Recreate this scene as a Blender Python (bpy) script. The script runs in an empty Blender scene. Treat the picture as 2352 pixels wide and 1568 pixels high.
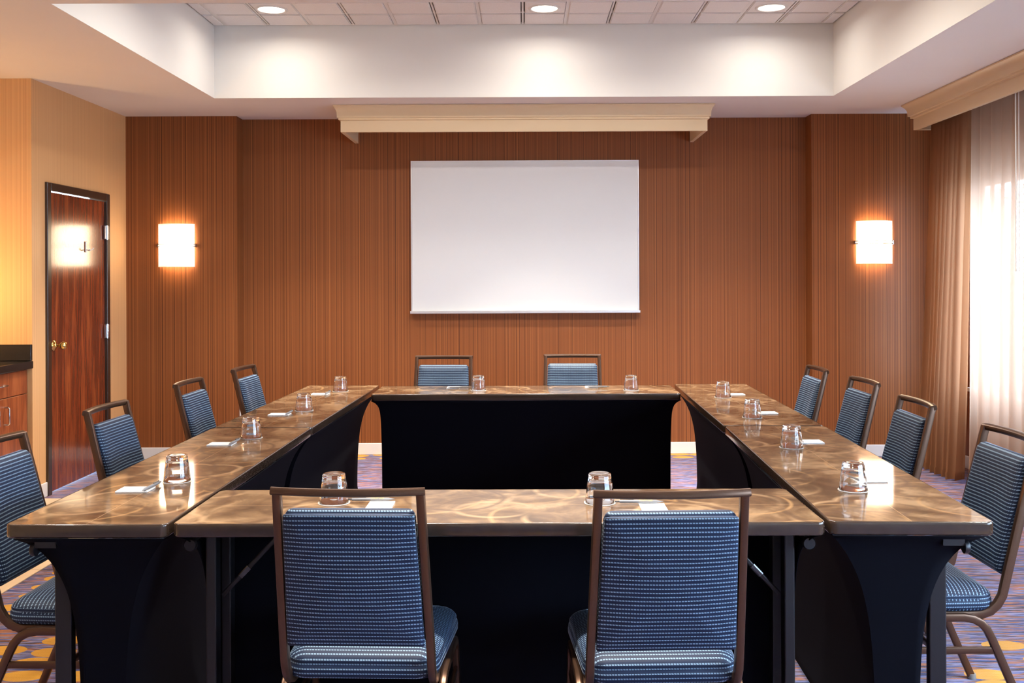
import bpy, bmesh, math, random
from mathutils import Vector, Matrix, noise
random.seed(7)
sc = bpy.context.scene
COL = sc.collection
PI = math.pi

# ------------------------------------------------------------------ helpers
def V(*a): return Vector(a)

def mesh_obj(name, bm, mat, parent=None, smooth=None, uvf=None, loc=None):
    bmesh.ops.recalc_face_normals(bm, faces=bm.faces[:])
    bm.normal_update()
    if uvf:
        uv = bm.loops.layers.uv.new('UVMap')
        for f in bm.faces:
            for l in f.loops:
                l[uv].uv = uvf(l.vert.co, f.normal)
    me = bpy.data.meshes.new(name)
    bm.to_mesh(me); bm.free()
    if smooth is not None:
        for p in me.polygons: p.use_smooth = True
        if smooth < 179:
            me.set_sharp_from_angle(angle=math.radians(smooth))
    me.materials.append(mat)
    o = bpy.data.objects.new(name, me)
    COL.objects.link(o)
    if parent is not None: o.parent = parent
    if loc is not None: o.location = loc
    return o

def empty(name, loc=(0, 0, 0), rz=0.0):
    o = bpy.data.objects.new(name, None)
    o.empty_display_size = .1
    o.location = loc; o.rotation_euler = (0, 0, rz)
    COL.objects.link(o)
    return o

def tag(o, label=None, cat=None, group=None, kind=None):
    if label: o['label'] = label
    if cat: o['category'] = cat
    if group: o['group'] = group
    if kind: o['kind'] = kind
    return o

def copy_tree(o, parent=None):
    c = o.copy(); COL.objects.link(c)
    if parent is not None: c.parent = parent
    for ch in [x for x in bpy.data.objects if x.parent is o]:
        copy_tree(ch, c)
    return c

def box(bm, x0, y0, z0, x1, y1, z1, bev=0.0, seg=2):
    t = bmesh.new()
    bmesh.ops.create_cube(t, size=1)
    for v in t.verts:
        v.co = V(x0 + (v.co.x + .5) * (x1 - x0), y0 + (v.co.y + .5) * (y1 - y0), z0 + (v.co.z + .5) * (z1 - z0))
    if bev > 0:
        bmesh.ops.bevel(t, geom=t.edges[:], offset=bev, segments=seg, affect='EDGES', profile=.5)
    join(bm, t)

def join(bm, t, M=None):
    if M is not None: bmesh.ops.transform(t, matrix=M, verts=t.verts[:])
    me = bpy.data.meshes.new('tmp'); t.to_mesh(me); t.free()
    bm.from_mesh(me); bpy.data.meshes.remove(me)

def quad(bm, pts):
    bm.faces.new([bm.verts.new(p) for p in pts])

def sweep(bm, path, side, w, h, ch=.25, closed_ends=True, side_fn=None):
    """rounded rectangular tube along a path; w is measured along side, h across it"""
    n = len(path); rings = []
    c = min(w, h) * ch
    prof = [(-w/2+c, -h/2), (w/2-c, -h/2), (w/2-c*.3, -h/2+c*.3), (w/2, -h/2+c), (w/2, h/2-c), (w/2-c*.3, h/2-c*.3), (w/2-c, h/2), (-w/2+c, h/2),
            (-w/2+c*.3, h/2-c*.3), (-w/2, h/2-c), (-w/2, -h/2+c), (-w/2+c*.3, -h/2+c*.3)]
    P = [Vector(p) for p in path]
    for i in range(n):
        t = (P[min(i+1, n-1)] - P[max(i-1, 0)]).normalized()
        sd = Vector(side_fn(i) if side_fn else side)
        sd = (sd - t * sd.dot(t)).normalized()
        nn = t.cross(sd)
        rings.append([bm.verts.new(P[i] + sd * a + nn * b) for a, b in prof])
    m = len(prof)
    for i in range(n - 1):
        for j in range(m):
            bm.faces.new((rings[i][j], rings[i][(j+1) % m], rings[i+1][(j+1) % m], rings[i+1][j]))
    if closed_ends:
        bm.faces.new(rings[0][::-1]); bm.faces.new(rings[-1])

def tube(bm, path, r, seg=12, caps=True):
    P = [Vector(p) for p in path]; n = len(P); rings = []
    ref = V(0, 0, 1)
    if abs((P[1]-P[0]).normalized().z) > .9: ref = V(1, 0, 0)
    for i in range(n):
        t = (P[min(i+1, n-1)] - P[max(i-1, 0)]).normalized()
        a = (ref - t * ref.dot(t)).normalized(); b = t.cross(a); ref = a
        rr = r[i] if isinstance(r, (list, tuple)) else r
        rings.append([bm.verts.new(P[i] + (a * math.cos(k*2*PI/seg) + b * math.sin(k*2*PI/seg)) * rr) for k in range(seg)])
    for i in range(n-1):
        for k in range(seg):
            bm.faces.new((rings[i][k], rings[i][(k+1) % seg], rings[i+1][(k+1) % seg], rings[i+1][k]))
    if caps:
        bm.faces.new(rings[0][::-1]); bm.faces.new(rings[-1])

def lathe(bm, prof, seg=32, closed=False):
    rings = []
    for r, z in prof:
        if r < 1e-6: rings.append([bm.verts.new((0, 0, z))])
        else: rings.append([bm.verts.new((r*math.cos(k*2*PI/seg), r*math.sin(k*2*PI/seg), z)) for k in range(seg)])
    pairs = list(zip(rings[:-1], rings[1:]))
    if closed: pairs.append((rings[-1], rings[0]))
    for A, B in pairs:
        for k in range(seg):
            k2 = (k+1) % seg
            if len(A) == 1 and len(B) == 1: continue
            if len(A) == 1: bm.faces.new((A[0], B[k2], B[k]))
            elif len(B) == 1: bm.faces.new((A[k], A[k2], B[0]))
            else: bm.faces.new((A[k], A[k2], B[k2], B[k]))

def rrect(a, b, r, k=6):
    """rounded rectangle outline, half sizes a, b"""
    r = max(min(r, a*.98, b*.98), .002); pts = []
    for cx, cy, s in ((a-r, b-r, 0), (-a+r, b-r, 1), (-a+r, -b+r, 2), (a-r, -b+r, 3)):
        for i in range(k+1):
            t = (s + i/k) * PI/2
            pts.append((cx + r*math.cos(t), cy + r*math.sin(t)))
    return pts

def arc(c, r, a0, a1, n, plane='yz', x=0):
    out = []
    for i in range(n+1):
        t = a0 + (a1-a0)*i/n
        out.append((c[0] + r*math.cos(t), c[1] + r*math.sin(t)))
    return out

# ------------------------------------------------------------------ materials
def mat_new(name):
    m = bpy.data.materials.new(name); m.use_nodes = True
    nt = m.node_tree; nt.nodes.clear()
    out = nt.nodes.new('ShaderNodeOutputMaterial')
    b = nt.nodes.new('ShaderNodeBsdfPrincipled')
    nt.links.new(b.outputs[0], out.inputs[0])
    return m, nt, b, out

def N(nt, typ, **kw):
    n = nt.nodes.new(typ)
    for k, v in kw.items(): setattr(n, k, v)
    return n

def setin(nt, node, sock, val):
    s = node.inputs[sock]
    if hasattr(val, 'is_output'): nt.links.new(val, s)
    else: s.default_value = val

def math_(nt, op, a, b=None, c=None, clamp=False):
    n = N(nt, 'ShaderNodeMath', operation=op, use_clamp=clamp)
    setin(nt, n, 0, a)
    if b is not None: setin(nt, n, 1, b)
    if c is not None: setin(nt, n, 2, c)
    return n.outputs[0]

def mix_(nt, fac, a, b, blend='MIX'):
    n = N(nt, 'ShaderNodeMix', data_type='RGBA', blend_type=blend)
    setin(nt, n, 0, fac)
    setin(nt, n, 6, a if hasattr(a, 'is_output') else (*a, 1))
    setin(nt, n, 7, b if hasattr(b, 'is_output') else (*b, 1))
    return n.outputs[2]

def ramp_(nt, fac, stops, interp='LINEAR'):
    n = N(nt, 'ShaderNodeValToRGB'); n.color_ramp.interpolation = interp
    e = n.color_ramp.elements
    while len(e) > 1: e.remove(e[-1])
    e[0].position = stops[0][0]; e[0].color = (*stops[0][1], 1)
    for p, c in stops[1:]:
        k = e.new(p); k.color = (*c, 1)
    nt.links.new(fac, n.inputs[0])
    return n.outputs[0]

def noise_(nt, vec, scale, detail=2, rough=.5, dist=0, dim='3D', out=0):
    n = N(nt, 'ShaderNodeTexNoise', noise_dimensions=dim)
    if dim == '1D': setin(nt, n, 'W', vec)
    elif vec is not None: nt.links.new(vec, n.inputs['Vector'])
    n.inputs['Scale'].default_value = scale; n.inputs['Detail'].default_value = detail
    n.inputs['Roughness'].default_value = rough; n.inputs['Distortion'].default_value = dist
    return n.outputs[out]

def objco(nt): return N(nt, 'ShaderNodeTexCoord').outputs['Object']
def sep(nt, v):
    n = N(nt, 'ShaderNodeSeparateXYZ'); nt.links.new(v, n.inputs[0]); return n.outputs
def comb(nt, x, y, z):
    n = N(nt, 'ShaderNodeCombineXYZ'); setin(nt, n, 0, x); setin(nt, n, 1, y); setin(nt, n, 2, z); return n.outputs[0]
def vmul(nt, v, s):
    n = N(nt, 'ShaderNodeVectorMath', operation='MULTIPLY'); nt.links.new(v, n.inputs[0]); n.inputs[1].default_value = s; return n.outputs[0]
def bump_(nt, bsdf, h, strength=.3, dist=.002):
    n = N(nt, 'ShaderNodeBump'); n.inputs['Strength'].default_value = strength; n.inputs['Distance'].default_value = dist
    nt.links.new(h, n.inputs['Height']); nt.links.new(n.outputs[0], bsdf.inputs['Normal'])

def plain(name, col, rough=.5, metal=0, spec=.5, coat=0, speck=.0, scale=40):
    m, nt, b, o = mat_new(name)
    if speck > 0:
        n = noise_(nt, objco(nt), scale, 3)
        c = mix_(nt, n, tuple(x*(1-speck) for x in col), tuple(min(1, x*(1+speck)) for x in col))
        nt.links.new(c, b.inputs['Base Color'])
    else: b.inputs['Base Color'].default_value = (*col, 1)
    b.inputs['Roughness'].default_value = rough; b.inputs['Metallic'].default_value = metal
    b.inputs['Specular IOR Level'].default_value = spec
    b.inputs['Coat Weight'].default_value = coat; b.inputs['Coat Roughness'].default_value = .08
    return m

def wallpaper(name, dark, mid, light, rough=.55):
    """fine irregular vertical threads; walls here run along x or y, so x + y is the run"""
    m, nt, b, o = mat_new(name)
    s = sep(nt, objco(nt))
    u = math_(nt, 'ADD', s[0], s[1])
    fine = noise_(nt, u, 85, 3, .8, dim='1D')
    mid_ = noise_(nt, math_(nt, 'ADD', u, 31.7), 16, 1, .5, dim='1D')
    f = math_(nt, 'ADD', math_(nt, 'MULTIPLY', fine, .90), math_(nt, 'MULTIPLY', mid_, .10))
    c = ramp_(nt, f, [(.35, dark), (.45, mid), (.54, mid), (.65, light)])
    # slight break-up of the threads along the height
    g = noise_(nt, vmul(nt, objco(nt), (160, 160, 9)), 1, 2)
    c = mix_(nt, math_(nt, 'MULTIPLY', g, .25), c, mid)
    nt.links.new(c, b.inputs['Base Color'])
    b.inputs['Roughness'].default_value = rough
    b.inputs['Specular IOR Level'].default_value = .3
    bump_(nt, b, f, .25, .002)
    return m

def wood(name, dark, mid, light, rough=.2, grain=(14, 14, 1.1), coat=.4):
    m, nt, b, o = mat_new(name)
    co = vmul(nt, objco(nt), grain)
    n1 = noise_(nt, co, 1.3, 4, .6, .8)
    n2 = noise_(nt, vmul(nt, objco(nt), tuple(g*5 for g in grain)), 1.2, 3, .6)
    f = math_(nt, 'ADD', math_(nt, 'MULTIPLY', n1, .75), math_(nt, 'MULTIPLY', n2, .25))
    c = ramp_(nt, f, [(.33, dark), (.5, mid), (.66, light)])
    nt.links.new(c, b.inputs['Base Color'])
    b.inputs['Roughness'].default_value = rough
    b.inputs['Coat Weight'].default_value = coat; b.inputs['Coat Roughness'].default_value = .12
    return m

def fabric_mat():
    """navy weave with rows of short pale blue dashes, in UV metres"""
    m, nt, b, o = mat_new('dash_fabric')
    uv = N(nt, 'ShaderNodeTexCoord').outputs['UV']
    s = sep(nt, uv)
    row = math_(nt, 'FRACT', math_(nt, 'DIVIDE', s[1], .0116))
    r1 = math_(nt, 'LESS_THAN', row, .30)
    d = math_(nt, 'FRACT', math_(nt, 'ADD', math_(nt, 'DIVIDE', s[0], .0074), math_(nt, 'MULTIPLY', row, .5)))
    d1 = math_(nt, 'LESS_THAN', d, .74)
    mask = math_(nt, 'MULTIPLY', r1, d1)
    n = noise_(nt, vmul(nt, uv, (900, 900, 1)), 1, 1)
    navy = mix_(nt, n, (.002, .0075, .026), (.005, .015, .045))
    dash = mix_(nt, n, (.125, .20, .28), (.22, .32, .41))
    c = mix_(nt, mask, navy, dash)
    nt.links.new(c, b.inputs['Base Color'])
    b.inputs['Roughness'].default_value = .6
    b.inputs['Specular IOR Level'].default_value = .3
    b.inputs['Sheen Weight'].default_value = .55; b.inputs['Sheen Roughness'].default_value = .16
    b.inputs['Sheen Tint'].default_value = (.75, .85, 1, 1)
    bump_(nt, b, math_(nt, 'ADD', mask, math_(nt, 'MULTIPLY', n, .4)), .3, .001)
    return m

def table_mat():
    """glossy brown laminate with smoky swirls and circular arcs"""
    m, nt, b, o = mat_new('swirl_laminate')
    info = N(nt, 'ShaderNodeObjectInfo')
    co = objco(nt)
    off = N(nt, 'ShaderNodeVectorMath', operation='ADD')
    nt.links.new(co, off.inputs[0])
    rnd = math_(nt, 'MULTIPLY', info.outputs['Random'], 37.0)
    nt.links.new(comb(nt, rnd, rnd, 0.0), off.inputs[1])
    v = off.outputs[0]
    n1 = noise_(nt, v, 2.3, 4, .5, 2.0)
    n2 = noise_(nt, v, 6, 3, .6, 2.6)
    f = math_(nt, 'ADD', math_(nt, 'MULTIPLY', n1, .65), math_(nt, 'MULTIPLY', n2, .35))
    base = ramp_(nt, f, [(.36, (.050, .026, .011)), (.46, (.108, .060, .028)), (.53, (.165, .098, .048)), (.62, (.30, .195, .105))])
    # rings
    def rings(scale, r0, w, seed):
        vv = N(nt, 'ShaderNodeVectorMath', operation='ADD'); nt.links.new(v, vv.inputs[0]); vv.inputs[1].default_value = (seed, seed*.7, 0)
        dn = noise_(nt, vv.outputs[0], 2.0, 1, .5, 0, out=1)
        dd = N(nt, 'ShaderNodeVectorMath', operation='SCALE'); nt.links.new(dn, dd.inputs[0]); dd.inputs['Scale'].default_value = .10
        ad = N(nt, 'ShaderNodeVectorMath', operation='ADD'); nt.links.new(vv.outputs[0], ad.inputs[0]); nt.links.new(dd.outputs[0], ad.inputs[1])
        vo = N(nt, 'ShaderNodeTexVoronoi', voronoi_dimensions='2D'); vo.inputs['Scale'].default_value = scale
        nt.links.new(ad.outputs[0], vo.inputs['Vector'])
        e = math_(nt, 'ABSOLUTE', math_(nt, 'SUBTRACT', vo.outputs['Distance'], r0))
        line = math_(nt, 'SUBTRACT', 1.0, math_(nt, 'DIVIDE', e, w), clamp=True)
        gate = noise_(nt, vv.outputs[0], 3.1, 1)
        gate = math_(nt, 'MULTIPLY', math_(nt, 'SUBTRACT', gate, .36), 6.0, clamp=True)
        return math_(nt, 'MULTIPLY', line, gate)
    a = rings(2.3, .40, .022, 3.0)
    c2 = rings(3.2, .36, .05, 9.0)
    d = rings(2.7, .40, .04, 21.0)
    col = mix_(nt, math_(nt, 'MULTIPLY', a, .62), base, (.46, .27, .115))
    col = mix_(nt, math_(nt, 'MULTIPLY', c2, .6), col, (.50, .33, .18))
    col = mix_(nt, math_(nt, 'MULTIPLY', d, .8), col, (.085, .047, .027))
    # pale inlay line along the middle
    s = sep(nt, co)
    ln = math_(nt, 'LESS_THAN', math_(nt, 'ABSOLUTE', math_(nt, 'SUBTRACT', s[1], .0)), .0011)
    col = mix_(nt, math_(nt, 'MULTIPLY', ln, .6), col, (.55, .36, .2))
    nt.links.new(col, b.inputs['Base Color'])
    b.inputs['Roughness'].default_value = .4
    b.inputs['Specular IOR Level'].default_value = .15
    b.inputs['Coat Weight'].default_value = .85; b.inputs['Coat Roughness'].default_value = .055
    bump_(nt, b, noise_(nt, v, 3.0, 0), .03, .004)
    return m

def carpet_mat():
    m, nt, b, o = mat_new('striped_carpet')
    co = objco(nt)
    s = sep(nt, co)
    v1 = vmul(nt, co, (2.6, 62, 1))
    n1 = noise_(nt, v1, 1, 3, .7)
    n2 = noise_(nt, vmul(nt, co, (4.5, 46, 1)), 1.3, 2, .6)
    n3 = noise_(nt, vmul(nt, co, (8, 130, 1)), 1, 1, .5)
    c = ramp_(nt, n1, [(.34, (.008, .009, .030)), (.43, (.020, .028, .11)), (.475, (.055, .085, .30)), (.505, (.22, .25, .46)), (.535, (.30, .25, .33)), (.565, (.075, .038, .040)), (.64, (.020, .012, .018))])
    o1 = math_(nt, 'MULTIPLY', math_(nt, 'SUBTRACT', n2, .535), 26, clamp=True)
    c = mix_(nt, math_(nt, 'MULTIPLY', o1, .9), c, (.34, .115, .030))
    o2 = math_(nt, 'MULTIPLY', math_(nt, 'SUBTRACT', n3, .57), 14, clamp=True)
    c = mix_(nt, math_(nt, 'MULTIPLY', o2, .8), c, (.030, .014, .020))
    # mustard oval motifs, in loose clusters
    vo = N(nt, 'ShaderNodeTexVoronoi', voronoi_dimensions='2D'); vo.inputs['Scale'].default_value = 1; vo.inputs['Randomness'].default_value = .45
    nt.links.new(vmul(nt, co, (4.3, 7.4, 1)), vo.inputs['Vector'])
    oval = math_(nt, 'LESS_THAN', vo.outputs['Distance'], .37)
    ps = sep(nt, vo.outputs['Position'])
    s = (math_(nt, 'DIVIDE', ps[0], 4.3), math_(nt, 'DIVIDE', ps[1], 7.4))
    tot = None
    for (cx, cy, rx, ry) in ((-2.22, 4.78, .35, .45), (-1.86, 3.70, .65, .36), (2.02, 3.62, .36, .40), (1.25, 8.20, .6, .12), (-1.3, 8.20, .6, .12), (-.2, 1.4, .8, .4), (2.2, 1.6, .5, .5)):
        ex = math_(nt, 'POWER', math_(nt, 'ABSOLUTE', math_(nt, 'DIVIDE', math_(nt, 'SUBTRACT', s[0], cx), rx)), 2.0)
        ey = math_(nt, 'POWER', math_(nt, 'ABSOLUTE', math_(nt, 'DIVIDE', math_(nt, 'SUBTRACT', s[1], cy), ry)), 2.0)
        q = math_(nt, 'LESS_THAN', math_(nt, 'ADD', ex, ey), 1.0)
        tot = q if tot is None else math_(nt, 'MAXIMUM', tot, q)
    ov = math_(nt, 'MULTIPLY', oval, tot)
    yel = mix_(nt, n3, (.50, .225, .012), (.66, .33, .025))
    c = mix_(nt, math_(nt, 'MULTIPLY', ov, .95), c, yel)
    nt.links.new(c, b.inputs['Base Color'])
    b.inputs['Roughness'].default_value = .95; b.inputs['Specular IOR Level'].default_value = .1
    b.inputs['Sheen Weight'].default_value = .2
    bump_(nt, b, noise_(nt, co, 260, 2), .5, .004)
    return m

def sheer_mat(name, col, open_, trans):
    """thin woven sheer: part of the light passes straight through, part is scattered by the threads"""
    m = bpy.data.materials.new(name); m.use_nodes = True; nt = m.node_tree; nt.nodes.clear()
    out = N(nt, 'ShaderNodeOutputMaterial')
    tr = N(nt, 'ShaderNodeBsdfTransparent'); tr.inputs[0].default_value = (1, .97, .93, 1)
    df = N(nt, 'ShaderNodeBsdfDiffuse'); tl = N(nt, 'ShaderNodeBsdfTranslucent')
    n = noise_(nt, vmul(nt, objco(nt), (30, 30, 2)), 1, 3)
    c = mix_(nt, n, tuple(x*.85 for x in col), tuple(min(1, x*1.12) for x in col))
    nt.links.new(c, df.inputs[0])
    tl.inputs[0].default_value = (*trans, 1)
    a = N(nt, 'ShaderNodeMixShader'); a.inputs[0].default_value = .55
    nt.links.new(df.outputs[0], a.inputs[1]); nt.links.new(tl.outputs[0], a.inputs[2])
    lw = N(nt, 'ShaderNodeLayerWeight'); lw.inputs[0].default_value = .32
    fac = math_(nt, 'SUBTRACT', 1.0, math_(nt, 'MULTIPLY', math_(nt, 'SUBTRACT', 1.0, lw.outputs['Facing']), open_), clamp=True)
    mx = N(nt, 'ShaderNodeMixShader'); nt.links.new(fac, mx.inputs[0])
    nt.links.new(tr.outputs[0], mx.inputs[1]); nt.links.new(a.outputs[0], mx.inputs[2])
    nt.links.new(mx.outputs[0], out.inputs[0])
    return m

def glass_mat(name, rough=0.0, tint=(1, 1, 1)):
    m, nt, b, o = mat_new(name)
    b.inputs['Base Color'].default_value = (*tint, 1)
    b.inputs['Transmission Weight'].default_value = 1; b.inputs['Roughness'].default_value = rough
    b.inputs['IOR'].default_value = 1.5
    return m

def emis(name, col, strength, base=(1, 1, 1)):
    m, nt, b, o = mat_new(name)
    b.inputs['Base Color'].default_value = (*base, 1)
    b.inputs['Emission Color'].default_value = (*col, 1); b.inputs['Emission Strength'].default_value = strength
    b.inputs['Roughness'].default_value = .35
    return m

M = {}
M['paper_dark'] = wallpaper('brown_wallpaper', (.072, .020, .0055), (.215, .068, .0175), (.34, .120, .032))
M['paper_gold'] = wallpaper('gold_wallpaper', (.56, .305, .135), (.64, .365, .165), (.70, .41, .19))
M['paint_soffit'] = plain('soffit_paint', (.74, .70, .68), .8, speck=.02, scale=3)
M['paint_tray'] = plain('tray_paint', (.71, .70, .675), .8, speck=.015, scale=3)
M['base_white'] = plain('baseboard_paint', (.70, .69, .68), .5)
M['pelmet'] = plain('pelmet_paint', (.68, .525, .33), .45, speck=.02, scale=5)
M['carpet'] = carpet_mat()
M['fabric'] = fabric_mat()
M['frame'] = plain('brown_metal', (.110, .060, .037), .30, metal=.75, spec=.5, speck=.12, scale=300)
M['glide'] = plain('glide_plastic', (.22, .21, .2), .4)
M['top'] = table_mat()
M['edge'] = plain('table_edge', (.050, .031, .020), .2, metal=.25, coat=.5, speck=.25, scale=22)
M['leg_black'] = plain('black_steel', (.008, .007, .009), .42, metal=.2)
M['spandex'] = plain('black_spandex', (.0022, .0022, .0045), .9, spec=.08, speck=.2, scale=200)
M['chrome'] = plain('bright_steel', (.6, .6, .6), .22, metal=1)
M['steel_dark'] = plain('dark_steel', (.10, .10, .105), .25, metal=.9)
M['brass'] = plain('polished_brass', (.72, .50, .17), .18, metal=1)
M['door'] = wood('cherry_door', (.055, .010, .005), (.17, .034, .012), (.30, .075, .022), .22, (15, 15, 1.0), .35)
M['cab'] = wood('cherry_cabinet', (.10, .022, .010), (.26, .065, .022), (.36, .105, .035), .3, (10, 12, 1.4), .2)
M['door_frame'] = plain('dark_door_frame', (.030, .017, .010), .3, coat=.4)
M['stone'] = plain('black_stone', (.014, .013, .012), .16, speck=.6, scale=500)
M['tile'] = plain('beige_tile', (.66, .50, .32), .4, speck=.08, scale=9)
M['board'] = plain('whiteboard_enamel', (.70, .725, .735), .12, spec=.5, coat=.5)
M['alu'] = plain('tray_aluminium', (.75, .75, .76), .3, metal=.6)
M['paper'] = plain('white_paper', (.86, .86, .84), .7)
M['pen'] = plain('grey_pen_plastic', (.17, .17, .175), .3)
M['pen_dark'] = plain('dark_pen_clip', (.06, .06, .065), .3)
M['gold_ink'] = plain('gold_ink', (.62, .42, .14), .4)
M['glass'] = glass_mat('clear_glass')
M['white_plastic'] = plain('white_plastic', (.8, .8, .78), .4)
M['tilepanel'] = plain('ceiling_tile', (.70, .665, .64), .9, speck=.10, scale=150)
M['grid'] = plain('ceiling_grid', (.66, .63, .60), .6)
M['gap'] = plain('shadow_gap', (.10, .09, .08), .8)
M['window_frame'] = plain('window_frame_paint', (.72, .70, .68), .4)
M['lens'] = emis('lamp_lens', (1, .93, .80), 6)
M['sconce'] = emis('sconce_glass', (1, .76, .48), 13)
M['sconce_dim_edge'] = emis('sconce_glass_dim_edge', (1, .80, .56), .75)  # same frosted glass, with the dimmer edge light put into its emission
M['sheer'] = sheer_mat('gold_sheer', (.36, .19, .105), .15, (.48, .315, .22))
M['drape'] = sheer_mat('gold_sheer_gathered', (.34, .155, .072), .05, (.38, .19, .10))
M['pane'] = None
def pane_mat():
    m = bpy.data.materials.new('window_pane'); m.use_nodes = True; nt = m.node_tree; nt.nodes.clear()
    out = N(nt, 'ShaderNodeOutputMaterial'); tr = N(nt, 'ShaderNodeBsdfTransparent'); gl = N(nt, 'ShaderNodeBsdfGlossy')
    gl.inputs['Roughness'].default_value = .01
    mx = N(nt, 'ShaderNodeMixShader'); mx.inputs[0].default_value = .07
    nt.links.new(tr.outputs[0], mx.inputs[1]); nt.links.new(gl.outputs[0], mx.inputs[2]); nt.links.new(mx.outputs[0], out.inputs[0])
    return m
M['pane'] = pane_mat()
def cover_mat():
    m = bpy.data.materials.new('clear_cap'); m.use_nodes = True; nt = m.node_tree; nt.nodes.clear()
    out = N(nt, 'ShaderNodeOutputMaterial'); tr = N(nt, 'ShaderNodeBsdfTransparent'); df = N(nt, 'ShaderNodeBsdfPrincipled')
    df.inputs['Base Color'].default_value = (.9, .88, .85, 1); df.inputs['Roughness'].default_value = .25
    mx = N(nt, 'ShaderNodeMixShader'); mx.inputs[0].default_value = .42
    nt.links.new(tr.outputs[0], mx.inputs[1]); nt.links.new(df.outputs[0], mx.inputs[2]); nt.links.new(mx.outputs[0], out.inputs[0])
    return m
M['cap'] = cover_mat()

# ------------------------------------------------------------------ the room
LX, RX, NX = -3.195, 3.32, -3.84      # door wall, window wall, kitchenette wall
YB, YA, YK, YF = 8.31, 8.135, 6.58, -1.7   # recessed wall, flanking walls, kitchenette end wall, wall behind the camera
ZC, ZT = 2.748, 3.272                 # soffit, tray ceiling
PX = 2.305
T = .12

def struct(name, bm, mat, **kw):
    o = mesh_obj(name, bm, mat, **kw); o['kind'] = 'structure'; return o

bm = bmesh.new(); box(bm, NX-T, YF-T, -.1, RX+T, YB+T, 0); struct('floor', bm, M['carpet'])
# beige tile strip along the kitchenette
bm = bmesh.new(); ts = .41
y = 6.67 - ts*12
xs = [-3.83, -3.635, -3.225, -2.815, -2.405]
for i in range(4):
    yy = 6.67
    while yy > YF + .5:
        y0 = max(yy-ts, YF)
        box(bm, xs[i]+.0015, y0+.0015, 0, xs[i+1]-.0015, yy-.0015, .006, .001, 1)
        yy -= ts
o = struct('floor_tile', bm, M['tile'])
tag(o, 'beige floor tile strip beside the kitchenette')

# flanking walls, recessed wall, returns
bm = bmesh.new(); box(bm, LX-T, YA, 0, -PX, YB+T, ZC); struct('wall_back_left', bm, M['paper_dark'])
bm = bmesh.new(); box(bm, PX, YA, 0, RX+T, YB+T, ZC); struct('wall_back_right', bm, M['paper_dark'])
bm = bmesh.new(); box(bm, -PX, YB, 0, PX, YB+T, ZC); struct('wall_back', bm, M['paper_dark'])
# left wall with the door opening
DY0, DY1, DZ = 6.76, 7.78, 2.095
bm = bmesh.new()
box(bm, LX-T, YK, 0, LX, DY0, ZC); box(bm, LX-T, DY1, 0, LX, YA, ZC); box(bm, LX-T, DY0, DZ, LX, DY1, ZC)
struct('wall_left', bm, M['paper_gold'])
bm = bmesh.new(); box(bm, NX-T, YK, 0, LX-T, YK+T, ZC); box(bm, LX-T, YK-.001, 0, LX-.001, YK+.001, ZC); struct('wall_kitchenette', bm, M['paper_gold'])
bm = bmesh.new(); box(bm, NX-T, YF, 0, NX, YK, ZC); struct('wall_left_front', bm, M['paper_gold'])
bm = bmesh.new(); box(bm, NX-T, YF-T, 0, RX+T, YF, ZC)
struct('wall_front', bm, plain('pale_wall', (.72, .69, .64), .7))
# window wall: one seen opening, one added out of view for fill daylight
WZ0, WZ1 = .62, 2.14
W1 = (4.30, 7.48); W2 = (-.9, 3.1)
bm = bmesh.new()
box(bm, RX, YF, 0, RX+T, YB+T, WZ0); box(bm, RX, YF, WZ1, RX+T, YB+T, ZC)
for a, b in ((YF, W2[0]), (W2[1], W1[0]), (W1[1], YB+T)): box(bm, RX, a, WZ0, RX+T, b, WZ1)
struct('wall_right', bm, M['paper_dark'])

# soffit ceiling with the tray opening
TX, TY0, TY1 = 2.241, 4.80, 7.333
bm = bmesh.new()
box(bm, NX-T, YF-T, ZC, -TX, YB+T, ZC+.08); box(bm, TX, YF-T, ZC, RX+T, YB+T, ZC+.08)
box(bm, -TX, YF-T, ZC, TX, TY0, ZC+.08); box(bm, -TX, TY1, ZC, TX, YB+T, ZC+.08)
struct('ceiling', bm, M['paint_soffit'])
bm = bmesh.new()
q = .004
box(bm, -TX-.06, TY0-.06, ZC+.0004, -TX+q, TY1+.06, ZT+.06); box(bm, TX-q, TY0-.06, ZC+.0004, TX+.06, TY1+.06, ZT+.06)
box(bm, -TX+q, TY0-.06, ZC+.0004, TX-q, TY0+q, ZT+.06); box(bm, -TX+q, TY1-q, ZC+.0004, TX-q, TY1+.06, ZT+.06)
struct('ceiling_tray', bm, M['paint_tray'])
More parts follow.
